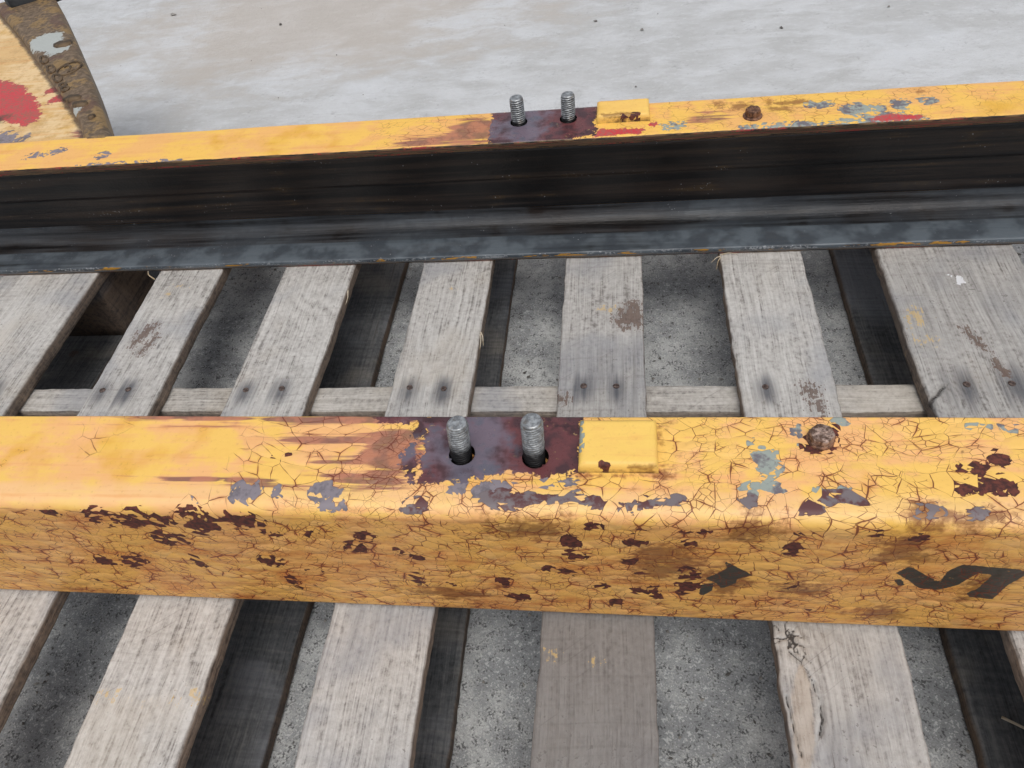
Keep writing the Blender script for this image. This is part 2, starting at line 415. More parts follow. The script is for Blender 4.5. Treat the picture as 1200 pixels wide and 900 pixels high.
# ------------------------------------------------------------------ wear shapes on the rails, metres along the rail and round its section
# (centre, centre, half size, half size, angle) or an outline
F_CHIP = [(-0.4264, 0.0858, 0.0096, 0.0037, 0.0), (-0.3879, 0.0918, 0.0123, 0.0122, 0.0), (-0.3534, 0.0924, 0.0203, 0.0178, 0.0), (-0.3536, 0.1156, 0.0069, 0.0174, 0.0), (-0.3108, 0.0939, 0.0175, 0.0166, 0.0), (-0.2752, 0.0914, 0.0187, 0.0108, 0.0), (-0.2265, 0.1083, 0.004, 0.0039, 0.0), (-0.3369, 0.1207, 0.0036, 0.0055, 0.0), (-0.4303, 0.1633, 0.0097, 0.008, 0.0), (-0.4006, 0.1613, 0.0158, 0.0095, -0.8), (-0.2737, 0.1528, 0.0094, 0.009, 0.0), (-0.34, 0.1558, 0.003, 0.0092, 0.0), (-0.2692, 0.1902, 0.0027, 0.0099, 0.0), (-0.2571, 0.1074, 0.0067, 0.0032, 0.0), (-0.2409, 0.1696, 0.0073, 0.0031, 0.0), (-0.1851, 0.1099, 0.0078, 0.0051, 0.0), (-0.1993, 0.1274, 0.0067, 0.0082, 0.0), (-0.1611, 0.18, 0.0042, 0.0118, 0.0), (-0.1341, 0.1824, 0.0038, 0.0047, 0.0), (-0.0894, 0.1758, 0.0047, 0.0076, 0.0), (-0.0847, 0.2095, 0.0094, 0.0058, 0.0), (-0.0348, 0.1102, 0.0038, 0.0099, 0.0), (-0.0329, 0.1302, 0.0066, 0.0059, 0.0), (-0.0411, 0.1562, 0.0075, 0.0042, 0.0), (0.0122, 0.0931, 0.0033, 0.0027, 0.0), (0.0096, 0.1053, 0.0051, 0.0042, 0.0), (0.0052, 0.1329, 0.0027, 0.0039, 0.0), (-0.0136, 0.177, 0.0045, 0.0059, 0.0), (0.0137, 0.1835, 0.005, 0.0037, 0.0), (0.0276, 0.1838, 0.0056, 0.0098, 0.0), (-0.0037, 0.2131, 0.0033, 0.0041, 0.0), (-0.0185, 0.087, 0.0037, 0.0021, 0.0), (-0.1516, 0.1378, 0.0036, 0.0034, 0.0), (-0.1642, 0.1306, 0.0036, 0.0034, 0.0), (0.1191, 0.0865, 0.0052, 0.0026, 0.0), (0.1614, 0.0866, 0.003, 0.0017, 0.0), (0.1136, 0.1111, 0.0053, 0.0065, 0.0), (0.0542, 0.0881, 0.0024, 0.0021, 0.0), (0.0423, 0.0879, 0.0033, 0.0018, 0.0), (0.0601, 0.1292, 0.0051, 0.0032, 0.0), (0.0444, 0.1069, 0.0039, 0.0036, 0.0), (0.0482, 0.1647, 0.0072, 0.0216, 0.0), (0.1209, 0.1644, 0.0043, 0.0041, 0.0), (0.1876, 0.0905, 0.0035, 0.0019, 0.0), (0.2192, 0.0578, 0.009, 0.0054, 0.0), (0.2382, 0.0543, 0.008, 0.0063, -0.4), (0.2251, 0.0428, 0.0066, 0.0023, 0.0), (0.2432, 0.0366, 0.0036, 0.0017, 0.0), (0.0162, 0.152, 0.0042, 0.0041, 0.0), (-0.0546, 0.1517, 0.0038, 0.0035, 0.0)]
F_CORNER = [(-0.1404, 0.078, 0.0091, 0.0041, 0.0), (-0.0619, 0.0712, 0.0307, 0.0058, 0.0), (0.0132, 0.0739, 0.0175, 0.004, 0.0), (-0.0186, 0.0723, 0.0062, 0.0042, 0.0), (0.0363, 0.0718, 0.0039, 0.0029, 0.0), (0.1405, 0.0673, 0.0156, 0.0047, 0.0), (0.1134, 0.0732, 0.0105, 0.0031, 0.0), (0.082, 0.0701, 0.0043, 0.0026, 0.0), (0.1862, 0.0747, 0.0035, 0.0026, 0.0), (0.1948, 0.0739, 0.003, 0.0024, 0.0), (-0.0847, 0.0787, 0.0029, 0.002, 0.0), (0.2181, 0.0751, 0.0049, 0.0017, 0.0)]
F_GREY = [(0.0984, 0.0384, 0.0067, 0.0117, 0.0), (0.0922, 0.0575, 0.013, 0.0053, 0.0), (0.0915, 0.0265, 0.0023, 0.0043, 0.0), (0.1224, 0.0154, 0.0034, 0.0073, 0.0), (-0.2681, 0.0702, 0.0108, 0.0079, 0.0), (-0.3058, 0.0734, 0.0023, 0.0031, 0.0), (-0.2427, 0.0686, 0.0029, 0.0032, 0.0), (-0.2074, 0.0679, 0.0108, 0.0056, 0.0), (-0.2022, 0.0787, 0.0081, 0.0027, 0.0), (0.1516, 0.0026, 0.0039, 0.0022, 0.0), (0.2382, 0.0068, 0.0048, 0.0018, 0.0), (0.2598, 0.0089, 0.0047, 0.0018, 0.0), (-0.0983, 0.0637, 0.0269, 0.0041, 0.0), (-0.0451, 0.06, 0.0146, 0.0034, 0.0), (0.1245, 0.0635, 0.0032, 0.0032, 0.0), (0.1456, 0.0624, 0.0047, 0.0029, 0.0)]
F_BURN = [[(-0.1430, -0.003), (-0.0282, -0.003), (-0.0273, 0.0493), (-0.0454, 0.0545), (-0.0696, 0.0499), (-0.0905, 0.0524), (-0.1064, 0.0576), (-0.1281, 0.0601), (-0.1420, 0.0584)], (-0.165, 0.001, 0.022, 0.006, 0.0), (-0.148, 0.012, 0.007, 0.012, 0.2), (-0.150, 0.045, 0.005, 0.016, -0.3)]
F_BLACK = [[(0.071, 0.1358), (0.0937, 0.1573), (0.0831, 0.163), (0.0829, 0.1704), (0.0735, 0.1813), (0.0694, 0.1715), (0.0604, 0.1648), (0.0716, 0.1519), (0.0742, 0.147)], [(0.058, 0.175), (0.0673, 0.1717), (0.0674, 0.1844), (0.0607, 0.1956), (0.0582, 0.1905)], [(0.0454, 0.1786), (0.0524, 0.1704), (0.0513, 0.1858)], [(0.1861, 0.1468), (0.1926, 0.136), (0.2181, 0.1591), (0.2181, 0.1408), (0.2242, 0.1316), (0.2602, 0.1367), (0.2674, 0.1414), (0.2617, 0.1601), (0.2605, 0.183), (0.2439, 0.1795), (0.2401, 0.174), (0.2451, 0.1663), (0.2471, 0.1452), (0.2374, 0.1438), (0.2307, 0.1627), (0.2199, 0.1709), (0.2075, 0.1686), (0.1963, 0.1562)], [(0.1878, 0.1569), (0.1923, 0.1556), (0.1979, 0.1655), (0.1932, 0.166)]]
F_STAIN = [(-0.0648, 0.0976, 0.0319, 0.0181, 0.0), (0.1291, 0.1779, 0.0201, 0.016, 0.0), (0.1933, 0.2139, 0.0217, 0.0189, 0.0), (0.088, 0.0922, 0.0157, 0.0168, 0.0), (0.1873, 0.0838, 0.0148, 0.0098, 0.0), (0.2126, 0.078, 0.0267, 0.0079, 0.0), (0.0748, 0.1725, 0.0178, 0.0296, 0.0), (0.1806, 0.1129, 0.0226, 0.0239, 0.0), (-0.1422, 0.2066, 0.0425, 0.0134, 0.0), (0.031, 0.1455, 0.0263, 0.0349, 0.0), (0.2471, 0.158, 0.0205, 0.0269, 0.0)]
F_PURPLE = [(-0.2197, 0.004, 0.0612, 0.0062, 0.0), (-0.1978, 0.0237, 0.0559, 0.0031, 0.0), (-0.2906, 0.0607, 0.0464, 0.0022, 0.0), (-0.1833, 0.0431, 0.0448, 0.0048, 0.0), (-0.3485, 0.0039, 0.0654, 0.0026, 0.0), (-0.1657, 0.0342, 0.0257, 0.0222, 0.0), (-0.1796, 0.0592, 0.0314, 0.006, 0.0)]
R_BURN = [[(-0.1441, 0.0668), (-0.0824, 0.0727), (-0.0243, 0.0751), (-0.024, 0.0583), (-0.0259, 0.0057), (-0.0775, -0.0058), (-0.1398, -0.0064)]]
R_RED = [[(-0.0267, 0.0024), (-0.0187, 0.0169), (0.0266, 0.0137), (0.0236, 0.0023)], (0.2785, 0.0061, 0.0234, 0.0056, 0.0), (0.0357, 0.0196, 0.0063, 0.0051, 0.0), (-0.5795, -0.009, 0.0398, 0.0055, 0.0)]
R_GREY = [(0.2607, 0.0064, 0.0431, 0.0079, 0.0), (0.1774, 0.0025, 0.0488, 0.0056, 0.0), (0.2885, 0.0316, 0.0088, 0.0082, -0.3), (0.3125, 0.0355, 0.0095, 0.0066, -0.3), (0.2484, 0.0262, 0.0202, 0.0099, 0.0), (0.0578, 0.0138, 0.0132, 0.0067, 0.0), (-0.7016, 0.0328, 0.0247, 0.0059, 0.3), (-0.6167, 0.0212, 0.0071, 0.0058, 0.0), (0.209, 0.0412, 0.0125, 0.006, 0.0), (-0.5724, -0.0009, 0.0568, 0.0037, 0.0)]
R_PURPLE = [(-0.1614, 0.0303, 0.0294, 0.0265, 0.0), (0.0938, 0.0235, 0.026, 0.0101, 0.0), (-0.1927, 0.0107, 0.0583, 0.0087, 0.0)]
R_STAIN = [(0.1651, 0.036, 0.017, 0.0102, -0.3), (0.1842, 0.0478, 0.0254, 0.0086, 0.0), (0.1312, 0.0453, 0.0131, 0.0087, 0.0), (0.3099, 0.0515, 0.004, 0.0051, 0.0), (0.1049, 0.0502, 0.0133, 0.0071, 0.0)]
R_CLEAN = [(0.357, 0.0352, 0.0683, 0.0242, 0.0), (-0.525, 0.0163, 0.0171, 0.0112, 0.0)]
# ------------------------------------------------------------------ mesh helpers
rng = np.random.default_rng(7)


def vnoise(x, y, seed=0, octaves=3):
    """smooth value noise on arrays, about -1..1"""
    x = np.asarray(x, float); y = np.asarray(y, float)
    out = np.zeros(np.broadcast(x, y).shape); amp = 1.0; tot = 0
    for o in range(octaves):
        tab = np.random.default_rng(1000 * seed + o).uniform(-1, 1, (64, 64))
        fx, fy = x * 2 ** o, y * 2 ** o
        ix, iy = np.floor(fx).astype(int), np.floor(fy).astype(int)
        tx, ty = fx - ix, fy - iy
        tx = tx * tx * (3 - 2 * tx); ty = ty * ty * (3 - 2 * ty)
        g = lambda a, b: tab[a % 64, b % 64]
        out = out + amp * ((g(ix, iy) * (1 - tx) + g(ix + 1, iy) * tx) * (1 - ty) + (g(ix, iy + 1) * (1 - tx) + g(ix + 1, iy + 1) * tx) * ty)
        tot += amp; amp *= 0.5
    return out / tot


def shape_mask(shapes, X, Y, w):
    """0.5 on the outline of the shapes, 1 well inside, 0 outside"""
    best = np.full(X.shape, 1e3)
    for s in shapes:
        if isinstance(s, list):
            p = np.array(s); q = np.roll(p, -1, 0)
            d = np.full(X.shape, 1e9); ins = np.zeros(X.shape, bool)
            for (ax, ay), (bx, by) in zip(p, q):
                ex, ey = bx - ax, by - ay
                t = np.clip(((X - ax) * ex + (Y - ay) * ey) / (ex * ex + ey * ey + 1e-12), 0, 1)
                d = np.minimum(d, (X - ax - t * ex) ** 2 + (Y - ay - t * ey) ** 2)
                c = ((ay > Y) != (by > Y)) & (X < (bx - ax) * (Y - ay) / (by - ay + 1e-12) + ax)
                ins ^= c
            sdv = np.sqrt(d) * np.where(ins, -1, 1)
        else:
            cx, cy, rx, ry, an = s
            c, sn = math.cos(an), math.sin(an)
            dx, dy = X - cx, Y - cy
            a = (dx * c + dy * sn) / rx; b = (-dx * sn + dy * c) / ry
            k = np.sqrt(a * a + b * b) + 1e-9
            gl = np.sqrt((a / rx) ** 2 + (b / ry) ** 2) / k + 1e-9
            sdv = (k - 1) / gl
        best = np.minimum(best, sdv)
    return np.clip(0.5 - best / (2 * w), 0, 1)


def mesh_obj(name, verts, faces, mats, parent=None, origin=(0, 0, 0), uv=None, attrs=None, smooth=True, midx=None, pworld=(0, 0, 0)):
    v = np.asarray(verts, float) - np.asarray(origin, float)
    me = bpy.data.meshes.new(name)
    me.from_pydata(v.tolist(), [], faces if isinstance(faces, list) else faces.tolist())
    for m in (mats if isinstance(mats, (list, tuple)) else [mats]): me.materials.append(m)
    if midx is not None: me.polygons.foreach_set('material_index', np.asarray(midx, dtype=np.int32))
    me.polygons.foreach_set('use_smooth', np.full(len(me.polygons), smooth))
    if uv is not None:
        lay = me.uv_layers.new(name='UVMap')
        li = np.empty(len(me.loops), dtype=np.int32); me.loops.foreach_get('vertex_index', li)
        lay.data.foreach_set('uv', np.asarray(uv, dtype=np.float32)[li].ravel())
    for k, a in (attrs or {}).items():
        at = me.attributes.new(k, 'FLOAT', 'POINT')
        at.data.foreach_set('value', np.asarray(a, dtype=np.float32))
    me.update()
    o = bpy.data.objects.new(name, me)
    C.objects.link(o)
    if parent is not None:
        o.parent = parent
        pworld = parent.get('_w', pworld)
    o.location = tuple(np.asarray(origin, float) - np.asarray(pworld, float))
    o['_w'] = [float(c) for c in origin]
    return o


def tag(o, label=None, cat=None, group=None, kind=None):
    if label: o['label'] = label
    if cat: o['category'] = cat
    if group: o['group'] = group
    if kind: o['kind'] = kind
    return o


def empty(name, loc):
    e = bpy.data.objects.new(name, None)
    C.objects.link(e); e.location = loc; e['_w'] = [float(c) for c in loc]
    e.empty_display_size = 0.05
    return e


def grid_faces(n, m, wrap=False, flip=False):
    """n rows of m points"""
    i = np.arange(n - 1)[:, None]; j = np.arange(m if wrap else m - 1)[None, :]
    j2 = (j + 1) % m
    a = i * m + j; b = i * m + j2; c = (i + 1) * m + j2; d = (i + 1) * m + j
    f = np.stack([a, b, c, d], -1).reshape(-1, 4)
    return f[:, ::-1] if flip else f


def xs_of(lo, a, b, hi, step):
    return np.unique(np.concatenate([np.linspace(lo, a, 14), np.arange(a, b, step), np.linspace(b, hi, 14)]).round(6))


# ------------------------------------------------------------------ materials in use
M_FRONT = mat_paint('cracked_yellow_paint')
M_REAR = mat_paint('worn_yellow_paint', fresh=lin(240, 192, 92), pink=lin(236, 180, 106), deep=lin(222, 170, 44), crack_gain=0.3, cell=1.6)
M_BLOCK = mat_paint('block_yellow_paint', fresh=lin(243, 202, 104), pink=lin(241, 196, 104), deep=lin(230, 182, 74), crack_gain=0.12)
M_PLATE = mat_paint('bracket_yellow_paint', fresh=lin(226, 196, 148), pink=lin(214, 178, 122), deep=lin(208, 160, 60), crack_gain=0.0, grime=0.2)
M_WEBG = mat_grease('black_grease', 0.25)
M_LOWG = mat_grease('dust_sheen_grease', 0.85)
M_WOOD = mat_wood('weathered_wood')
M_WOODX = mat_wood('weathered_stringer_wood', light=lin(204, 200, 194), mid_c=lin(180, 175, 168), stretch='X')
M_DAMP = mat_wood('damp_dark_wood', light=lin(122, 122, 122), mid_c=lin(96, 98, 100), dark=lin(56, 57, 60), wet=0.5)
M_CONC = mat_concrete()
M_NAIL = mat_steel('rusty_nail', lin(62, 50, 46), lin(112, 96, 90), 0.6, 0.3, 900)
M_BOLT = mat_steel('rusty_bolt_head', lin(96, 74, 62), lin(172, 150, 138), 0.5, 0.45, 420)
M_BOLTR = mat_steel('brown_bolt_head', lin(84, 56, 42), lin(138, 100, 76), 0.6, 0.3, 420)
M_HOLE = mat_steel('oily_black_steel', lin(14, 13, 13), lin(30, 27, 25), 0.4, 0.2, 200)
M_STUD = mat_stud('threaded_steel', 0.018)
M_STUDR = mat_stud('threaded_steel_grey', 0.006)
M_CAST = mat_cast('rubbed_cast_steel')
M_RUB = mat_steel('black_rubber', lin(18, 19, 20), lin(38, 40, 42), 0.5, 0.0, 60)
M_STRAW = mat_steel('pale_splinter', lin(170, 150, 120), lin(206, 194, 172), 0.8, 0.0, 200)
M_GRIT = mat_steel('grit', lin(86, 83, 80), lin(146, 143, 138), 0.85, 0.0, 90)

GZ = -0.125          # concrete level; the top of the pallet deck is z = 0
# ------------------------------------------------------------------ concrete slab
gx = np.concatenate([np.linspace(-14, -1.6, 10), np.linspace(-1.4, 1.2, 53), np.linspace(1.4, 14, 10)])
gy = np.concatenate([np.linspace(-12, -0.4, 10), np.linspace(-0.2, 2.6, 57), np.linspace(2.8, 16, 10)])
Yg, Xg = np.meshgrid(gy, gx, indexing='ij')
Zg = GZ - 0.0008 + 0.0008 * vnoise(Xg * 2, Yg * 2, 3)
slab = mesh_obj('concrete_ground', np.stack([Xg, Yg, Zg], -1).reshape(-1, 3), grid_faces(len(gy), len(gx)), M_CONC)
tag(slab, 'grey brushed concrete slab under and behind the pallet', None, None, 'structure')

# ------------------------------------------------------------------ pallet
PW = (-0.209, 0.498, GZ)
pallet = empty('wooden_pallet', PW)
tag(pallet, 'weathered grey wooden pallet of spaced boards carrying the two steel rails', 'pallet')


def board(name, edges, y0, y1, ztop, th, seed, mat, parent, step=0.003, spots=None, along='Y', grooves=(), rough=1.0, tone=(0, 0, 0, 0)):
    """plank with uneven edges. edges = (left at y0, right at y0, left at y1, right at y1)."""
    ys = np.arange(y0, y1 + step * .5, step)
    w = max(edges[1] - edges[0], edges[3] - edges[2])
    nx = max(6, int(w / step)) + 1
    s = np.linspace(0, 1, nx)
    s = np.unique(np.concatenate([[0.0, 0.012, 0.03], s[2:-2], [0.97, 0.988, 1.0]]))
    nx = len(s)
    k = (ys - y0) / (y1 - y0)
    l = edges[0] * (1 - k) + edges[2] * k
    r = edges[1] * (1 - k) + edges[3] * k
    l = l + rough * (0.0016 * vnoise(ys * 9, ys * 0, seed + 11, 3) + 0.0007 * vnoise(ys * 90, ys * 0, seed + 12, 2) + 0.003 * np.clip(vnoise(ys * 17, ys * 0, seed + 13, 3) - 0.5, 0, 1))
    r = r + rough * (0.0016 * vnoise(ys * 9, ys * 0, seed + 21, 3) + 0.0007 * vnoise(ys * 90, ys * 0, seed + 22, 2) - 0.003 * np.clip(vnoise(ys * 17, ys * 0, seed + 23, 3) - 0.5, 0, 1))
    X = l[:, None] + (r - l)[:, None] * s[None, :]
    Y = np.repeat(ys[:, None], nx, 1)
    e = np.minimum(s, 1 - s) * w
    lip = -0.0016 * np.clip(1 - e / 0.002, 0, 1) ** 1.5
    Z = ztop + lip[None, :] - 0.0006 - 0.0006 * vnoise(X * 14, Y * 3, seed + 31, 2) - 0.0004 * np.abs(vnoise(X * 120, Y * 12, seed + 32, 2))
    gro = np.zeros(X.shape)
    for pts, gw, dep in grooves:
        p = np.array(pts); k_ = np.linspace(0, len(p) - 1, 5 * (len(p) - 1) + 1)
        p = np.stack([np.interp(k_, np.arange(len(p)), p[:, c_]) for c_ in (0, 1)], -1)
        p[1:-1] += np.random.default_rng(seed + len(pts)).normal(0, 0.0005, p[1:-1].shape)
        d = np.full(X.shape, 1e9)
        for (ax, ay), (bx, by) in zip(p[:-1], p[1:]):
            ex, ey = bx - ax, by - ay
            t = np.clip(((X - ax) * ex + (Y - ay) * ey) / (ex * ex + ey * ey), 0, 1)
            d = np.minimum(d, np.hypot(X - ax - t * ex, Y - ay - t * ey))
        d = d + 0.0004 * vnoise(X * 90, Y * 90, seed + 41, 2)
        m = np.clip(1 - d / (gw * (1.15 + 0.6 * vnoise(X * 60, Y * 60, seed + 42, 2))), 0, 1)
        gro = np.maximum(gro, m); Z = Z - dep * m
    # section loop: top, right flank, bottom, left flank
    def col(xc, z): return np.stack([xc, ys, np.broadcast_to(z, ys.shape)], -1)
    top = np.stack([X, Y, Z], -1)
    fl = 0.0010 * rough
    ring = [top[:, i] for i in range(nx)]
    zr = Z[:, -1]; zl = Z[:, 0]; zb = ztop - th
    for f in (0.18, 0.5, 0.85): ring.append(col(r + fl * vnoise(ys * 30, ys * 0 + f * 9, seed + 51), zr + (zb - zr) * f))
    ring.append(col(r - 0.001, zb)); ring.append(col(l + 0.001, zb))
    for f in (0.85, 0.5, 0.18): ring.append(col(l + fl * vnoise(ys * 30, ys * 0 + f * 9, seed + 52), zl + (zb - zl) * f))
    V = np.stack(ring, 1); m = V.shape[1]; n = len(ys)
    faces = grid_faces(n, m, wrap=True).tolist()
    faces.append(list(range(m))[::-1]); faces.append([(n - 1) * m + i for i in range(m)])
    P = V.reshape(-1, 3)
    isd = np.zeros((n, m)); isd[:, nx:] = 1; isd[:, 0] = 0.5; isd[:, nx - 1] = 0.5
    at = {'seed': np.full(n * m, (seed * 0.6180339) % 1 * 3.0), 'side': isd.ravel(), 'tone': np.interp(P[:, 1], (0.0, 0.25, 0.45, 0.8), tone)}
    g2 = np.zeros((n, m)); g2[:, :nx] = gro; at['groove'] = g2.ravel()
    for key, (shapes, ww) in (spots or {}).items():
        if key == 'knot':
            a = np.zeros(n * m)
            for cx, cy, rx, ry, amp in shapes: a += amp * np.exp(-(((P[:, 0] - cx) / rx) ** 2 + ((P[:, 1] - cy) / ry) ** 2))
            at[key] = a
        else: at[key] = shape_mask(shapes, P[:, 0], P[:, 1], ww)
    org = ((edges[0] + edges[1]) / 2, (y0 + y1) / 2, ztop - th)
    if along == 'X':
        P = np.stack([P[:, 1], P[:, 0], P[:, 2]], -1); faces = [f[::-1] for f in faces]
        org = (org[1], org[0], org[2])
    o = mesh_obj(name, P, faces, mat, parent, org, attrs=at, smooth=True)
    return o


def nail_mesh():
    vs_, fs = [], []
    for k, (rr, z) in enumerate(((0.0001, 0.0009), (0.0016, 0.0009), (0.0025, 0.0004), (0.0027, -0.0012))):
        for i in range(12):
            a = 2 * math.pi * i / 12; vs_.append((rr * math.cos(a), rr * math.sin(a) * 0.94, z))
    f = grid_faces(4, 12, wrap=True, flip=True).tolist()
    return vs_, f


nv, nf = nail_mesh()
NAIL_ME = bpy.data.meshes.new('nail'); NAIL_ME.from_pydata(nv, [], nf); NAIL_ME.materials.append(M_NAIL)


def nail(parent, x, y, z=0.0, sc=1.0):
    o = bpy.data.objects.new('nail', NAIL_ME); C.objects.link(o); o.parent = parent
    w = parent['_w']; o.location = (x - w[0], y - w[1], z - w[2] - 0.0004)
    o.scale = (sc, sc, sc); o.rotation_euler = (rng.uniform(-.15, .15), rng.uniform(-.15, .15), rng.uniform(0, 3)); return o


Y0P, Y1P = -0.040, 1.036
bk = np.random.default_rng(5)
BARK = []
for _ in range(13):
    p_ = np.array([bk.uniform(.120, .141), bk.uniform(.217, .264)]); w_ = [tuple(p_)]
    a_ = bk.uniform(0, 6.28)
    for _k in range(bk.integers(3, 6)):
        a_ += bk.normal(0, .8); p_ = p_ + np.array([math.cos(a_), math.sin(a_)]) * bk.uniform(.003, .006); w_.append(tuple(p_))
    BARK.append((w_, .00085, .0014))
BOARDS = [
    dict(e=(-0.862, -0.7065, -0.862, -0.714), nails=[(-0.79, .494), (-0.745, .496)], seed=1, tone=(0.1, 0.1, 0.1, 0.1)),
    dict(e=(-0.603, -0.520, -0.6265, -0.5315), nails=[(-0.5991, .4939), (-0.5668, .4951)], seed=2, tone=(0.1, 0.1, 0.2, 0.2),
         spots={'yellow': ([(-0.5864, .6587, .008, .009, 0), (-0.575, .675, .012, .006, 0)], .008), 'knot': ([(-0.56, .60, .05, .09, 1.0)], 0), 'dark': ([(-0.588, .585, .007, .020, -.4), (-0.575, .565, .005, .016, -.4)], .014)}),
    dict(e=(-0.4395, -0.345, -0.4365, -0.3395), nails=[(-0.4195, .493), (-0.3771, .4953)], seed=3, tone=(0.1, 0.15, 0.15, 0.15),
         spots={'knot': ([(-0.3848, .5897, .035, .06, 1.0), (-0.36, .25, .06, .1, .8)], 0), 'yellow': ([(-0.352, .1634, .012, .006, 0), (-0.4259, .1608, .009, .006, 0), (-.39, .156, .03, .0015, 0)], .008)}),
    dict(e=(-0.2510, -0.1605, -0.2490, -0.1585), nails=[(-0.2284, .4957), (-0.1899, .4942)], seed=4, tone=(0.25, 0.25, 0.25, 0.2),
         spots={'knot': ([(-0.20, .61, .04, .12, .7)], 0), 'yellow': ([(-0.205, .655, .006, .004, 0)], .006)}),
    dict(e=(-0.0670, 0.0270, -0.0655, 0.0260), nails=[(-0.0385, .4969), (-0.0046, .4967)], seed=5, tone=(0.85, 0.85, 0.45, 0.25),
         spots={'dark': ([(0.011, .598, .017, .016, -.5), (.014, .615, .01, .012, 0), (-.0638, .4795, .008, .006, 0)], .014), 'yellow': ([(-0.014, .613, .014, .008, 0), (-.0572, .2114, .01, .005, 0), (-.018, .2087, .012, .004, 0)], .009), 'knot': ([(-.02, .2, .07, .3, .3)], 0)}),
    dict(e=(0.1215, 0.2155, 0.1190, 0.2130), nails=[(0.1459, .4946)], seed=6, tone=(0.35, 0.35, 0.2, 0.2), rough=1.5,
         spots={'dark': ([(0.1888, .4887, .008, .010, 0), (.1925, .4700, .006, .008, 0)], .016), 'heart': ([(0.1325, .1760, .0085, .040, -.12)], .006),
                'knot': ([(0.135, .19, .03, .07, 1.5)], 0)},
         grooves=[([(0.1300, .224), (0.1385, .215), (0.1440, .201)], .0008, .002), ([(0.1440, .201), (0.1470, .186), (0.1462, .174), (0.1425, .164)], .0017, .005), ([(0.1425, .164), (0.137, .1565)], .0008, .002),
                  ([(0.1228, .190), (0.1240, .178), (0.1262, .160), (0.1275, .149)], .0011, .004),
                  ] + BARK),
    dict(e=(0.2945, 0.4442, 0.3000, 0.4442), nails=[(0.3360, .4967), (0.3769, .4975)], seed=7, tone=(0.3, 0.3, 0.45, 0.35), rough=1.6,
         spots={'white': ([(0.3723, .6476, .004, .008, 0), (.364, .656, .003, .002, 0)], .005), 'yellow': ([(0.3093, .555, .012, .010, 0), (.3198, .5572, .01, .01, 0), (.313, .592, .012, .02, 0)], .012),
                'knot': ([(0.31, .48, .03, .03, 1.2)], 0), 'dark': ([(.36, .56, .004, .02, .4), (.372, .52, .004, .012, .3)], .008)},
         grooves=[([(0.2940, .4640), (0.2975, .4700), (0.3000, .4790), (0.3060, .4850), (0.3166, .4968)], .0026, .006)]),
]
NAIL_Y = (-0.022, 1.018)
for b in BOARDS:
    sp = dict(b.get('spots', {}))
    sp['nail'] = ([(x, y - 0.004, .006, .013, 0) for x, y in b['nails']], .016 if b['seed'] != 7 else .026)
    bo = board('deck_board', b['e'], Y0P, Y1P, 0.0, 0.018, b['seed'], M_WOOD, pallet, {6: 0.0013, 7: 0.0018}.get(b['seed'], 0.0025), sp, grooves=b.get('grooves', ()), rough=b.get('rough', 1.0), tone=b.get('tone', (0.15, 0.15, 0.15, 0.15)))
    for x, y in b['nails']:
        nail(bo, x, y, 0.0, 1.4)
    for y in NAIL_Y:
        for f in (0.3, 0.7): nail(bo, b['e'][0] * (1 - f) + b['e'][1] * f, y)
for yc, sd_ in ((-0.022, 21), (0.4955, 22), (1.018, 23)):
    board('stringer', (yc - 0.018, yc + 0.018, yc - 0.018, yc + 0.018), -0.862, 0.444, -0.0185, 0.0885, sd_, M_WOODX, pallet, 0.004, along='X')
for (a, b_), sd_ in zip(((-0.875, -0.728), (-0.417, -0.325), (-0.2465, -0.154), (0.295, 0.442)), (31, 32, 33, 34)):
    board('bottom_board', (a, b_, a, b_), Y0P, Y1P, -0.107, 0.0175, sd_, M_DAMP, pallet, 0.006,
          spots={'dark': ([(-0.79, .655, .006, .008, .6)], .003)} if sd_ == 31 else None)
board('spacer_block', (-0.872, -0.715, -0.872, -0.715), 0.690, 0.790, -0.0190, 0.0885, 41, M_DAMP, pallet, 0.006)

# ------------------------------------------------------------------ rails
H = 0.1645


def arc(cy, cz, r, a0, a1, n):
    return [(cy + r * math.cos(a), cz + r * math.sin(a)) for a in np.linspace(a0, a1, n)]


def seg(p, q, step):
    n = max(1, int(round(math.dist(p, q) / step)))
    return [(p[0] + (q[0] - p[0]) * i / n, p[1] + (q[1] - p[1]) * i / n) for i in range(n)]


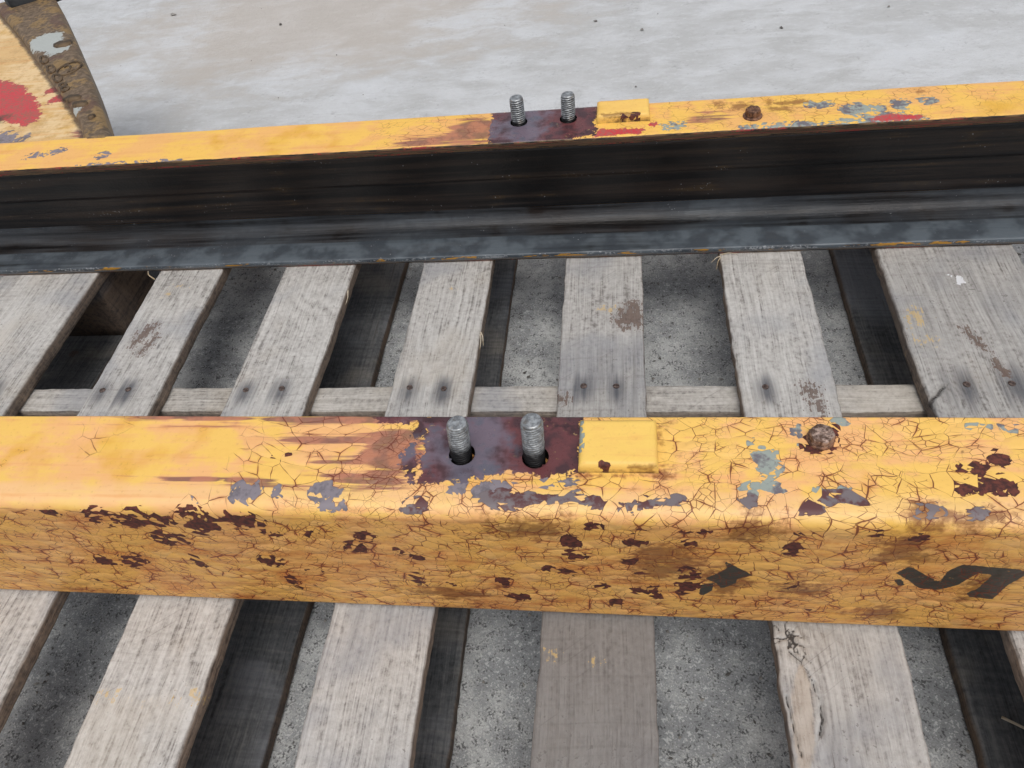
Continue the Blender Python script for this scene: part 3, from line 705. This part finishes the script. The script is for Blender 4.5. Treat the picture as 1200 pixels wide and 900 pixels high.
def channel_profile(W, fine):
    """section in (d, z): d = distance from the flange tips towards the web. Closed loop as named runs."""
    R, T, t, F, b = 0.0105, 0.0095, 0.0100, 0.022, 0.0022
    wi = W - t                                                      # inner face of the web
    P2 = math.pi / 2
    top_out = arc(b, H - b, b, math.pi, P2, 4) + seg((b, H), (W - R, H), fine)[1:] + arc(W - R, H - R, R, P2, 0, 13) + [(W, H - R - 0.006)]
    web_out = seg((W, H - R - 0.006), (W, R + 0.006), fine) + [(W, R + 0.006)]
    bot_out = [(W, R + 0.006)] + arc(W - R, R, R, 0, -P2, 9) + [(b, 0.0)] + arc(b, b, b, -P2, -math.pi, 4)[1:]
    low_in = [(0.0, b), (0.0, T * 0.5)] + arc(b, T - b, b, math.pi, P2, 5) + seg((b, T), (wi - F, T + 0.0035), 0.003)[1:] + arc(wi - F, T + 0.0035 + F, F, -P2, 0, 12)
    web_in = seg((wi, T + 0.0035 + F), (wi, 0.078), 0.003) + [(wi, 0.078), (wi - 0.0014, 0.0790)] + seg((wi - 0.0014, 0.0790), (wi - 0.0014, 0.118), 0.003)[1:] + [(wi - 0.0014, 0.118), (wi, 0.1188)] + [(wi, H - T - 0.0035 - 0.012)]
    up_in = arc(wi - 0.012, H - T - 0.0035 - 0.012, 0.012, 0, P2, 8) + [(b, H - T)] + arc(b, H - T + b, b, -P2, -math.pi, 4)[1:] + [(0.0, H - b)]
    return dict(top_out=top_out, web_out=web_out, bot_out=bot_out, low_in=low_in, web_in=web_in, up_in=up_in)


def sweep(runs, xs, place, sign):
    """sweep runs of the section along x; returns verts, faces, uv (x, arc), edge mask and face run index"""
    V, F, UV, MI, PD, off = [], [], [], [], [], 0
    for k, (run, v0, mi) in enumerate(runs):
        p = np.array(run); d = np.concatenate([[0], np.cumsum(np.hypot(*np.diff(p, axis=0).T))])
        n, m = len(xs), len(p)
        X = np.repeat(xs[:, None], m, 1)
        Yy = place(p[:, 0]); V.append(np.stack([X, np.repeat(Yy[None], n, 0), np.repeat(p[None, :, 1], n, 0)], -1).reshape(-1, 3))
        UV.append(np.stack([X, np.repeat((v0 + d)[None], n, 0)], -1).reshape(-1, 2))
        PD.append(np.repeat(p[None], n, 0).reshape(-1, 2))
        f = grid_faces(n, m, flip=sign > 0) + off
        F.append(f); MI.append(np.full(len(f), mi)); off += n * m
    return np.concatenate(V), np.concatenate(F), np.concatenate(UV), np.concatenate(MI), np.concatenate(PD)


def merge_close(V, F):
    key = np.round(V, 6)
    _, first, inv = np.unique(key, axis=0, return_index=True, return_inverse=True)
    return first, inv.ravel()


def build_rail(root, W, place, sign, xs, masks, paint, holes, fine=0.0022):
    pr_ = channel_profile(W, fine)
    def part(name, runs, extra):
        V, F, UV, MI, PD = sweep(runs, xs, place, sign)
        first, inv = merge_close(V, F)
        V, UV, PD = V[first], UV[first], PD[first]; F = inv[F]
        # real bores through the flange for the studs
        if name == 'top_flange':
            topv = np.abs(V[:, 2] - H) < 1e-5
            for hx, hy, hr in holes:
                d = np.hypot(V[:, 0] - hx, V[:, 1] - hy)
                near = topv & (np.abs(d - hr) < 0.0013)
                V[near, 0] = hx + (V[near, 0] - hx) * hr / d[near]; V[near, 1] = hy + (V[near, 1] - hy) * hr / d[near]
                UV[near, 0] = V[near, 0]
                fc = V[F].mean(1); ft = topv[F].all(1)
                keep = ~(ft & (np.hypot(fc[:, 0] - hx, fc[:, 1] - hy) < hr - 0.0002))
                F, MI = F[keep], MI[keep]
        at = {}
        for k, (shapes, w) in masks.items(): at[k] = shape_mask(shapes, UV[:, 0], UV[:, 1], w)
        zt = PD[:, 1]; dd = PD[:, 0]
        at['edge'] = np.clip(1 - dd / 0.0022, 0, 1)
        at['band'] = extra(PD)
        # slightly wavy, dented surfaces
        nz = 0.0005 * vnoise(V[:, 0] * 12, UV[:, 1] * 30, 5, 2)
        V = V.copy(); V[:, 2] += nz * (V[:, 2] > 0.02)
        o = mesh_obj(name, V, F, [paint, M_WEBG, M_LOWG], root, root['_w'], uv=UV, attrs=at, midx=MI)
        return o
    z = lambda PD: np.zeros(len(PD))
    L = lambda r: float(np.hypot(*np.diff(np.array(r), axis=0).T).sum())
    a1 = L(pr_['top_out']) - 0.0015; a2 = a1 + L(pr_['web_out'])
    top = part('top_flange', [(pr_['top_out'], -0.0015, 0), (pr_['up_in'], 0.5, 0)], z)
    web = part('web', [(pr_['web_out'], a1, 0), (pr_['web_in'], 0.8, 1)], lambda PD: np.clip((PD[:, 1] < 0.05) * 0.4, 0, 1))
    low = part('bottom_flange', [(pr_['bot_out'], a2, 0), (pr_['low_in'], 1.1, 2)], lambda PD: 0.55 + 0.25 * (PD[:, 0] < W - 0.04))
    # end faces
    loop = []
    for k in ('top_out', 'web_out', 'bot_out', 'low_in', 'web_in', 'up_in'):
        for p in pr_[k]:
            if not loop or math.dist(p, loop[-1]) > 1e-6: loop.append(p)
    for x in (xs[0], xs[-1]):
        v = [(x, float(place(np.array(p[0]))), p[1]) for p in loop]
        mesh_obj('end_face', v, [list(range(len(v)))], [M_HOLE], web, root['_w'], smooth=False)
    return top


def lathe(prof, n=24, closed_top=True):
    v = [(r * math.cos(2 * math.pi * i / n), r * math.sin(2 * math.pi * i / n), z) for r, z in prof for i in range(n)]
    return v, grid_faces(len(prof), n, wrap=True).tolist()


def make_stud(root, x, y, top, lean, mat, seed, hole_r):
    """threaded stud standing in its bore"""
    r, pitch, n, per = 0.0078, 0.0024, 28, 7
    z0, z1 = -0.030, top
    rows = int((z1 - z0 - 0.002) / pitch * per)
    V = []; root_a = []
    for k in range(rows + 1):
        for i in range(n):
            a = 2 * math.pi * i / n
            zz = z0 + (k + i / n * 0) * pitch / per
            ph = (zz / pitch - i / n) % 1.0
            tooth = abs(ph - 0.5) * 2
            rr = r - 0.00115 * (1 - min(1, max(0, (tooth - 0.10) / 0.7)))
            rr -= 0.00012 * math.sin(zz * 900 + i + seed)
            fade = min(1, max(0, (z1 - 0.0015 - zz) / 0.003))
            rr = rr * fade + (r - 0.0009) * (1 - fade)
            root_a.append(fade * min(1, max(0, 1.15 - tooth * 1.6)))
            V.append((rr * math.cos(a), rr * math.sin(a), zz))
    zt = V[-1][2]
    for rr, zz in ((r - 0.0012, zt + 0.0006), (r - 0.0019, zt + 0.0010), (r - 0.0021, zt + 0.00101), (0.0001, zt + 0.0010)):
        for i in range(n):
            a = 2 * math.pi * i / n; V.append((rr * math.cos(a), rr * math.sin(a), zz))
    root_a += [0.0] * (4 * n)
    F = grid_faces(rows + 5, n, wrap=True).tolist()
    V = np.array(V); V[:, 0] += lean[0] * V[:, 2]; V[:, 1] += lean[1] * V[:, 2]
    V += np.array([x, y, H])
    return mesh_obj('threaded_stud', V, F, mat, root, (x, y, H), attrs={'root': root_a})


def make_bore(top, x, y, hr):
    v, f = lathe([(hr, 0.0), (hr * 0.99, -0.0125), (0.0001, -0.0125)], 28)
    v = np.array(v) + np.array([x, y, H + 0.0003])
    mesh_obj('bore', v, [q[::-1] for q in f], M_HOLE, top, (x, y, H), smooth=True)


def make_block(root, x0, x1, y0, y1, h, mat, seed, masks):
    """flat stop block with worn, softened edges"""
    nx, ny = 26, 20
    sx = np.linspace(x0, x1, nx); sy = np.linspace(y0, y1, ny)
    Yy, X = np.meshgrid(sy, sx, indexing='ij')
    e = np.minimum(np.minimum(X - x0, x1 - X), np.minimum(Yy - y0, y1 - Yy))
    Z = H + h - 0.0016 * np.clip(1 - e / 0.0025, 0, 1) ** 2 + 0.0004 * vnoise(X * 90, Yy * 90, seed)
    V = np.stack([X, Yy, Z], -1).reshape(-1, 3).tolist(); UV = [(p[0] + .7, p[1] - 1.4) for p in V]
    F = grid_faces(ny, nx).tolist()
    ring = [i for i in range(nx)] + [r * nx + nx - 1 for r in range(1, ny)] + [(ny - 1) * nx + i for i in range(nx - 2, -1, -1)] + [r * nx for r in range(ny - 2, 0, -1)]
    prev = ring
    for lev in (0.55, 0.0):
        cur = []
        for i in ring:
            p = V[i]; c = ((x0 + x1) / 2, (y0 + y1) / 2)
            o = 0.0009 if lev == 0 else 0.0006
            px = p[0] + (o if p[0] > x1 - 1e-6 else -o if p[0] < x0 + 1e-6 else 0); py = p[1] + (o if p[1] > y1 - 1e-6 else -o if p[1] < y0 + 1e-6 else 0)
            cur.append(len(V)); V.append((px, py, H - 0.0006 + h * lev)); UV.append((px + .7, py - 1.4 - (1 - lev) * h))
        n = len(ring)
        for k in range(n): F.append([prev[k], cur[k], cur[(k + 1) % n], prev[(k + 1) % n]])
        prev = cur
    V = np.array(V); UV = np.array(UV)
    at = {k: shape_mask(s, V[:, 0], V[:, 1], w) for k, (s, w) in masks.items()}
    at['dirt_shade'] = np.clip((H + h * 0.80 - V[:, 2]) / (h * 0.8), 0, 0.75)  # sides darken towards the base: dirt plus their shade painted in
    return mesh_obj('stop_block', V, F, mat, root, ((x0 + x1) / 2, (y0 + y1) / 2, H), uv=UV, attrs=at)


def make_bolt(root, x, y, r, h, mat, washer_r, seed, tilt=0.0):
    prof = [(1.0, 0.0), (1.0, 0.75), (0.93, 0.93), (0.80, 1.0), (0.5, 0.98), (0.001, 0.97)]
    n = 36; V = []
    for k, (pr1, pz) in enumerate(prof):
        for i in range(n):
            a = 2 * math.pi * i / n
            ap = ((a + 0.3) % (math.pi / 3)) - math.pi / 6
            hexr = math.cos(math.pi / 6) / math.cos(ap)
            wgt = 1.0 if k < 2 else (0.6 if k == 2 else 0.0)
            rr = r * pr1 * (hexr * wgt + 0.94 * (1 - wgt)) * (1 + 0.02 * math.sin(5 * a + seed))
            V.append((rr * math.cos(a), rr * math.sin(a), pz * h + 0.0003 * math.sin(7 * a + k + seed)))
    V = np.array(V); V[:, 2] += tilt * V[:, 0]
    V += np.array([x, y, H + 0.0014])
    b = mesh_obj('hex_bolt', V, grid_faces(len(prof), n, wrap=True).tolist(), mat, root, (x, y, H))
    v, f = lathe([(washer_r, -0.0008), (washer_r, 0.0012), (washer_r * 0.93, 0.0018), (0.002, 0.0018)], 28)
    v = np.array(v) + np.array([x, y, H]); mesh_obj('washer', v, f, M_BOLTR, b, (x, y, H))
    return b


# ---- rail with its painted side towards the viewer
FT, F0 = 0.329, 0.2445
front = empty('steel_channel_rail', (-0.2, 0.284, 0.0))
tag(front, 'yellow steel channel rail with cracked flaking paint and black stencil marks on its side', 'rail', 'pair of channel rails')
F_CHIP = [(e[0], e[1] + (0.006 if 0.080 < e[1] < 0.20 else 0.0)) + e[2:] for e in F_CHIP]
F_CHIP.append([(0.1262, 0.0094), (0.1464, 0.0094), (0.1436, 0.0288), (0.1236, 0.029)])
fm = dict(chip=(F_CHIP, .006), corner=(F_CORNER, .006), grey=(F_GREY, .006), burn=(F_BURN, .008), black=(F_BLACK, .003), stain=(F_STAIN + [(0.0285, 0.031, .0045, .024, 0.0), (-.002, .0515, .028, .003, 0.0)], .020), purple=(F_PURPLE, .009))
HR = 0.0096
f_studs = [(-0.1143, 0.2945), (-0.0608, 0.2925)]
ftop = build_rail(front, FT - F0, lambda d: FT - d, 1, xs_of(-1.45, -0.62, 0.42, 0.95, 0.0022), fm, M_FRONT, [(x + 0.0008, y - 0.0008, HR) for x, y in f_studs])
for k, (x, y) in enumerate(f_studs):
    make_bore(ftop, x + 0.0008, y - 0.0008, HR)
make_stud(front, *f_studs[0], 0.0365, (0.085, 0.02), M_STUD, 1, HR)
make_stud(front, *f_studs[1], 0.0420, (0.045, 0.02), M_STUD, 2, HR)
make_block(front, -0.0285, 0.0246, 0.2800, 0.3190, 0.0090, M_BLOCK, 3, dict(grey=([(-.0292, .300, .0018, .013, 0)], .004), stain=([(0.015, .2795, .012, .003, 0)], .006), chip=([(-.0105, .2795, .003, .0025, 0)], .004)))
make_bolt(front, 0.1350, 0.3085, 0.0088, 0.0068, M_BOLT, 0.0092, 1, 0.06)

# ---- rail with its open greasy side towards the viewer
RT, R1 = 0.7043, 0.776
rear = empty('steel_channel_rail', (-0.2, 0.742, 0.0))
tag(rear, 'yellow steel channel rail with its open black greasy inside showing, bracket welded to its back', 'rail', 'pair of channel rails')
rm = dict(burn=(R_BURN, .008), red=(R_RED, .006), grey=(R_GREY, .006), purple=(R_PURPLE, .012), stain=(R_STAIN, .012))
r_studs = [(-0.1111, 0.7453), (-0.0557, 0.7463)]
rtop = build_rail(rear, R1 - RT, lambda d: RT + d, -1, xs_of(-1.60, -0.95, 0.56, 1.05, 0.0025), rm, M_REAR, [(x, y, HR) for x, y in r_studs])
for x, y in r_studs: make_bore(rtop, x, y, HR)
make_stud(rear, *r_studs[0], 0.0305, (0.0, 0.0), M_STUDR, 3, HR)
make_stud(rear, *r_studs[1], 0.0300, (0.03, 0.0), M_STUDR, 4, HR)
make_block(rear, -0.0236, 0.0322, 0.7330, 0.7660, 0.0085, M_BLOCK, 8, dict(stain=([(0.0, .735, .02, .004, 0)], .006), chip=([(.012, .7328, .008, .002, 0)], .004)))
make_bolt(rear, 0.1393, 0.7290, 0.0082, 0.0075, M_BOLTR, 0.0100, 5)

# ---- bracket plate welded behind it
edge_pts = [(-0.6270, 0.7660), (-0.6798, 0.8464), (-0.7310, 0.9219), (-0.7931, 1.0075), (-0.8760, 1.1220), (-0.9603, 1.2359), (-1.000, 1.285)]
rib_pts = [(-0.6640, 0.7660), (-0.7015, 0.8210), (-0.7508, 0.8775), (-0.8184, 0.9512), (-0.8997, 1.0433), (-0.9631, 1.1125), (-1.0492, 1.2016), (-1.085, 1.237)]


def resample(pts, n):
    p = np.array(pts)
    for _ in range(2):
        q = np.empty((2 * len(p) - 2, 2)); q[0::2] = .75 * p[:-1] + .25 * p[1:]; q[1::2] = .25 * p[:-1] + .75 * p[1:]
        p = np.vstack([p[:1], q, p[-1:]])
    d = np.concatenate([[0], np.cumsum(np.hypot(*np.diff(p, axis=0).T))]); t = np.linspace(0, d[-1], n)
    return np.stack([np.interp(t, d, p[:, 0]), np.interp(t, d, p[:, 1])], -1)


NB = 300
E_, Rb = resample(edge_pts, NB), resample(rib_pts, NB)
Lf = np.stack([np.linspace(-0.92, -1.22, NB), np.linspace(0.766, 1.21, NB)], -1)


def slab_between(A, B, z0, z1, nc, soft=0.0):
    s = np.linspace(0, 1, nc); s = s if soft == 0 else 0.5 - 0.5 * np.cos(math.pi * s)
    P = A[:, None] * (1 - s)[None, :, None] + B[:, None] * s[None, :, None]
    w = np.hypot(*(B - A).T)[:, None]
    e = np.minimum(s, 1 - s)[None] * w
    Z = z1 - soft * np.clip(1 - e / (soft * 1.6 + 1e-9), 0, 1) ** 2 + 0.0006 * vnoise(P[..., 0] * 40, P[..., 1] * 40, 77, 2)
    top_ = np.concatenate([P, Z[..., None]], -1)
    lo = np.concatenate([P[:, ::-1][:, [0, -1]], np.full((len(A), 2, 1), z0)], -1)
    V = np.concatenate([top_, lo], 1); m = nc + 2
    F = grid_faces(len(A), m, wrap=True).tolist()
    F.append(list(range(m))[::-1]); F.append([(len(A) - 1) * m + i for i in range(m)])
    return V.reshape(-1, 3), F


V, F = slab_between(Lf, Rb * 0.8 + E_ * 0.2, H - 0.026, H - 0.010, 110)
dist_r = np.min(np.hypot(V[:, 0][:, None] - Rb[None, ::2, 0], V[:, 1][:, None] - Rb[None, ::2, 1]), 1)
RED = [[(-0.93, 0.975), (-0.8649, 0.9476), (-0.8075, 0.8962), (-0.7765, 0.8469), (-0.7903, 0.8224), (-0.8352, 0.8437), (-0.90, 0.87)], (-0.775, 0.897, .016, .014, 0), (-0.80, 0.925, .012, .01, 0)]
at = dict(red=shape_mask(RED, V[:, 0], V[:, 1], .012), grey=shape_mask([(-0.800, 0.795, .030, .018, 0)], V[:, 0], V[:, 1], .012),
          dirt_shade=np.maximum(np.clip(1.15 - dist_r / 0.010, 0, 1), shape_mask([(-0.842, 0.842, .016, .018, 0)], V[:, 0], V[:, 1], .02)),  # dark band along the rim: its shade painted in with the grime
          purple=shape_mask([(-0.69, 0.795, .02, .008, -.9)], V[:, 0], V[:, 1], .01))
bracket = mesh_obj('bracket_plate', V, F, M_PLATE, rear, (-0.9, 0.77, H - 0.026), uv=V[:, :2] + np.array([-3.0, -3.0]), attrs=at)
tag(bracket, 'bracket plate with peeling yellow and red paint')
V, F = slab_between(Rb, E_, H - 0.026, H + 0.001, 26, 0.006)
at = dict(grey=shape_mask([(-0.880, 1.062, .026, .040, .5), (-0.845, 1.03, .018, .02, 0), (-0.716, .845, .007, .012, 0)], V[:, 0], V[:, 1], .012))
rib = mesh_obj('raised_rim', V, F, M_CAST, bracket, (-0.8, 1.0, H - 0.02), uv=V[:, :2] + np.array([-3.0, -3.0]), attrs=at)


def text_mesh(name, body, x, y, size, rot, parent):
    cu = bpy.data.curves.new('lettering', 'FONT'); cu.body = body; cu.size = size; cu.extrude = 0.0011; cu.bevel_depth = 0.0005
    cu.align_x = 'CENTER'; cu.align_y = 'CENTER'
    tmp = bpy.data.objects.new('lettering', cu); C.objects.link(tmp)
    dg = bpy.context.evaluated_depsgraph_get()
    me = bpy.data.meshes.new_from_object(tmp.evaluated_get(dg))
    bpy.data.objects.remove(tmp); bpy.data.curves.remove(cu)
    me.materials.clear(); me.materials.append(M_CASTD)
    o = bpy.data.objects.new(name, me); C.objects.link(o); o.parent = parent
    w = parent['_w']; o.location = (x - w[0], y - w[1], H + 0.0008 - w[2]); o.rotation_euler = (0, 0, rot); o.scale = (0.62, 1.0, 1.0)
    return o


M_CASTD = mat_steel('dark_cast_lettering', lin(70, 56, 40), lin(104, 84, 60), 0.6, 0.2, 120)
for ch, (x, y), sz in zip('00082', ((-0.8488, .9987), (-0.8186, .9655), (-0.7916, .9351), (-0.7649, .9058), (-0.7885, .9640)), (.046, .046, .046, .046, .040)):
    text_mesh('cast_digit', ch, x, y, sz, 0.70, bracket)
rv = []
for i in range(28):
    for j in range(6):
        a, b = 2 * math.pi * i / 28, 2 * math.pi * j / 6
        rr = 0.0165 + 0.0017 * math.cos(b); rv.append((-0.7885 + rr * math.cos(a), .9640 + rr * 1.25 * math.sin(a), H + 0.0014 + 0.0017 * math.sin(b)))
rf = [[i * 6 + j, ((i + 1) % 28) * 6 + j, ((i + 1) % 28) * 6 + (j + 1) % 6, i * 6 + (j + 1) % 6] for i in range(28) for j in range(6)]
mesh_obj('cast_ring', rv, rf, M_CASTD, bracket, (-0.7885, .964, H))
for x, y, sx, sy in ((-0.7343, .8731, .014, .009), (-0.7144, .855, .012, .008), (-0.8456, 1.050, .016, .012), (-0.6779, .8183, .005, .006)):
    v, f = lathe([(1.0, -0.001), (0.9, 0.0022), (0.55, 0.0034), (0.001, 0.0028)], 14)
    v = np.array(v); n_ = 1 + 0.25 * vnoise(v[:, 0] * 3 + x * 50, v[:, 1] * 3, 9); v[:, 0] *= sx * n_; v[:, 1] *= sy * n_; v += np.array([x, y, H + 0.0008])
    mesh_obj('cast_boss', v, f, M_CASTD, bracket, (x, y, H))
# black rubber pad bolted on the bracket
pv, pf = [], []
for z, k in ((H - 0.011, 1.0), (H + 0.012, 0.98), (H + 0.016, 0.90), (H + 0.0165, 0.5)):
    for i in range(32):
        a = 2 * math.pi * i / 32; c, s_ = math.cos(a), math.sin(a)
        q = 0.9 / max(abs(c), abs(s_)) ** 0.75
        x_, y_ = 0.055 * k * q * c, 0.040 * k * q * s_
        pv.append((-1.020 + x_ * 0.75 - y_ * 0.66, 1.268 + x_ * 0.66 + y_ * 0.75, z))
pf = grid_faces(4, 32, wrap=True).tolist(); pf.append([96 + i for i in range(32)])
mesh_obj('rubber_pad', pv, pf, M_RUB, bracket, (-1.02, 1.268, H))

# ------------------------------------------------------------------ loose bits
def strand(name, pts, r0, r1, parent, label=None, mat=None):
    p = np.array(pts, float); q = []
    for t in np.linspace(0, 1, 12):
        k = t * (len(p) - 1); i = min(int(k), len(p) - 2); q.append(p[i] * (1 - (k - i)) + p[i + 1] * (k - i))
    q = np.array(q); q[1:-1] = (q[:-2] + 2 * q[1:-1] + q[2:]) / 4
    V = []
    for i, c in enumerate(q):
        d = q[min(i + 1, 11)] - q[max(i - 1, 0)]; d /= np.linalg.norm(d) + 1e-9
        s_ = np.cross(d, (0, 0, 1)); s_ /= np.linalg.norm(s_) + 1e-9; u_ = np.cross(s_, d)
        rr = r0 + (r1 - r0) * i / 11
        for j in range(5):
            a = 2 * math.pi * j / 5; V.append(c + rr * (math.cos(a) * s_ + math.sin(a) * u_))
    F = grid_faces(12, 5, wrap=True).tolist(); F.append([0, 1, 2, 3, 4]); F.append([55 + j for j in range(5)][::-1])
    return mesh_obj(name, V, F, mat or M_STRAW, parent, tuple(q[0]))


B = [o for o in pallet.children if o.name.startswith('deck_board')]
for pts in ([(0.1195, .700, .0), (.114, .694, .003), (.1075, .684, .004)], [(0.1200, .698, .0), (.1155, .688, .002), (.1125, .672, .003)], [(.121, .703, 0), (.130, .7035, .002), (.140, .702, .001)]):
    strand('splinter', pts, .0009, .0003, B[5])
for pts in ([(-0.1595, .580, -.002), (-.156, .572, .0), (-.1545, .560, -.003)], [(-0.1595, .577, -.002), (-.1575, .566, .0), (-.1575, .553, -.002)]):
    strand('splinter', pts, .0009, .0003, B[3])
strand('splinter', [(-0.622, .692, -.004), (-.632, .697, .000), (-.634, .703, .002)], .0012, .0004, B[1])
strand('splinter', [(-0.3410, .660, -.004), (-.338, .648, -.004), (-.3385, .636, -.006)], .0010, .0003, B[2])
st = strand('dry_stem', [(0.318, .2165, -.1062), (.330, .207, -.100), (.345, .200, -.1062)], .0013, .0009, None)
tag(st, 'pale dry stem lying on the dark bottom board', 'stem')
# grit on the concrete
gv, gf = [], []
base = [(1, 0, 0), (-1, 0, 0), (0, 1, 0), (0, -1, 0), (0, 0, 1), (0, 0, -1)]
tri = [(0, 2, 4), (2, 1, 4), (1, 3, 4), (3, 0, 4), (2, 0, 5), (1, 2, 5), (3, 1, 5), (0, 3, 5)]
pl = [(rng.uniform(-1.0, .6), rng.uniform(.05, .85), rng.uniform(.0008, .0024)) for _ in range(900)] + [(rng.uniform(-1.8, 1.2), rng.uniform(1.1, 2.4), abs(rng.normal(0, .0009)) + .0006) for _ in range(70)]
pl += [(-1.17, 1.90, .006), (-0.83, 1.78, .005), (-0.05, 1.66, .004), (.33, 1.56, .004), (.55, 1.62, .004), (.05, 1.60, .004)]
for x, y, s_ in pl:
    j = rng.uniform(.6, 1.3, (6, 1)); a = rng.uniform(0, 6.28); el = rng.uniform(.6, 1.8)
    p = np.array(base) * j * s_; p[:, 0] *= el
    p = np.stack([p[:, 0] * math.cos(a) - p[:, 1] * math.sin(a) + x, p[:, 0] * math.sin(a) + p[:, 1] * math.cos(a) + y, p[:, 2] * .7 + GZ + s_ * .3], -1)
    o_ = len(gv); gv += p.tolist(); gf += [tuple(o_ + i for i in t) for t in tri]
gr = mesh_obj('concrete_grit', gv, gf, M_GRIT, smooth=False)
tag(gr, 'loose grey grit scattered over the concrete', 'grit', None, 'stuff')
for o in scene.objects:
    if '_w' in o: del o['_w']
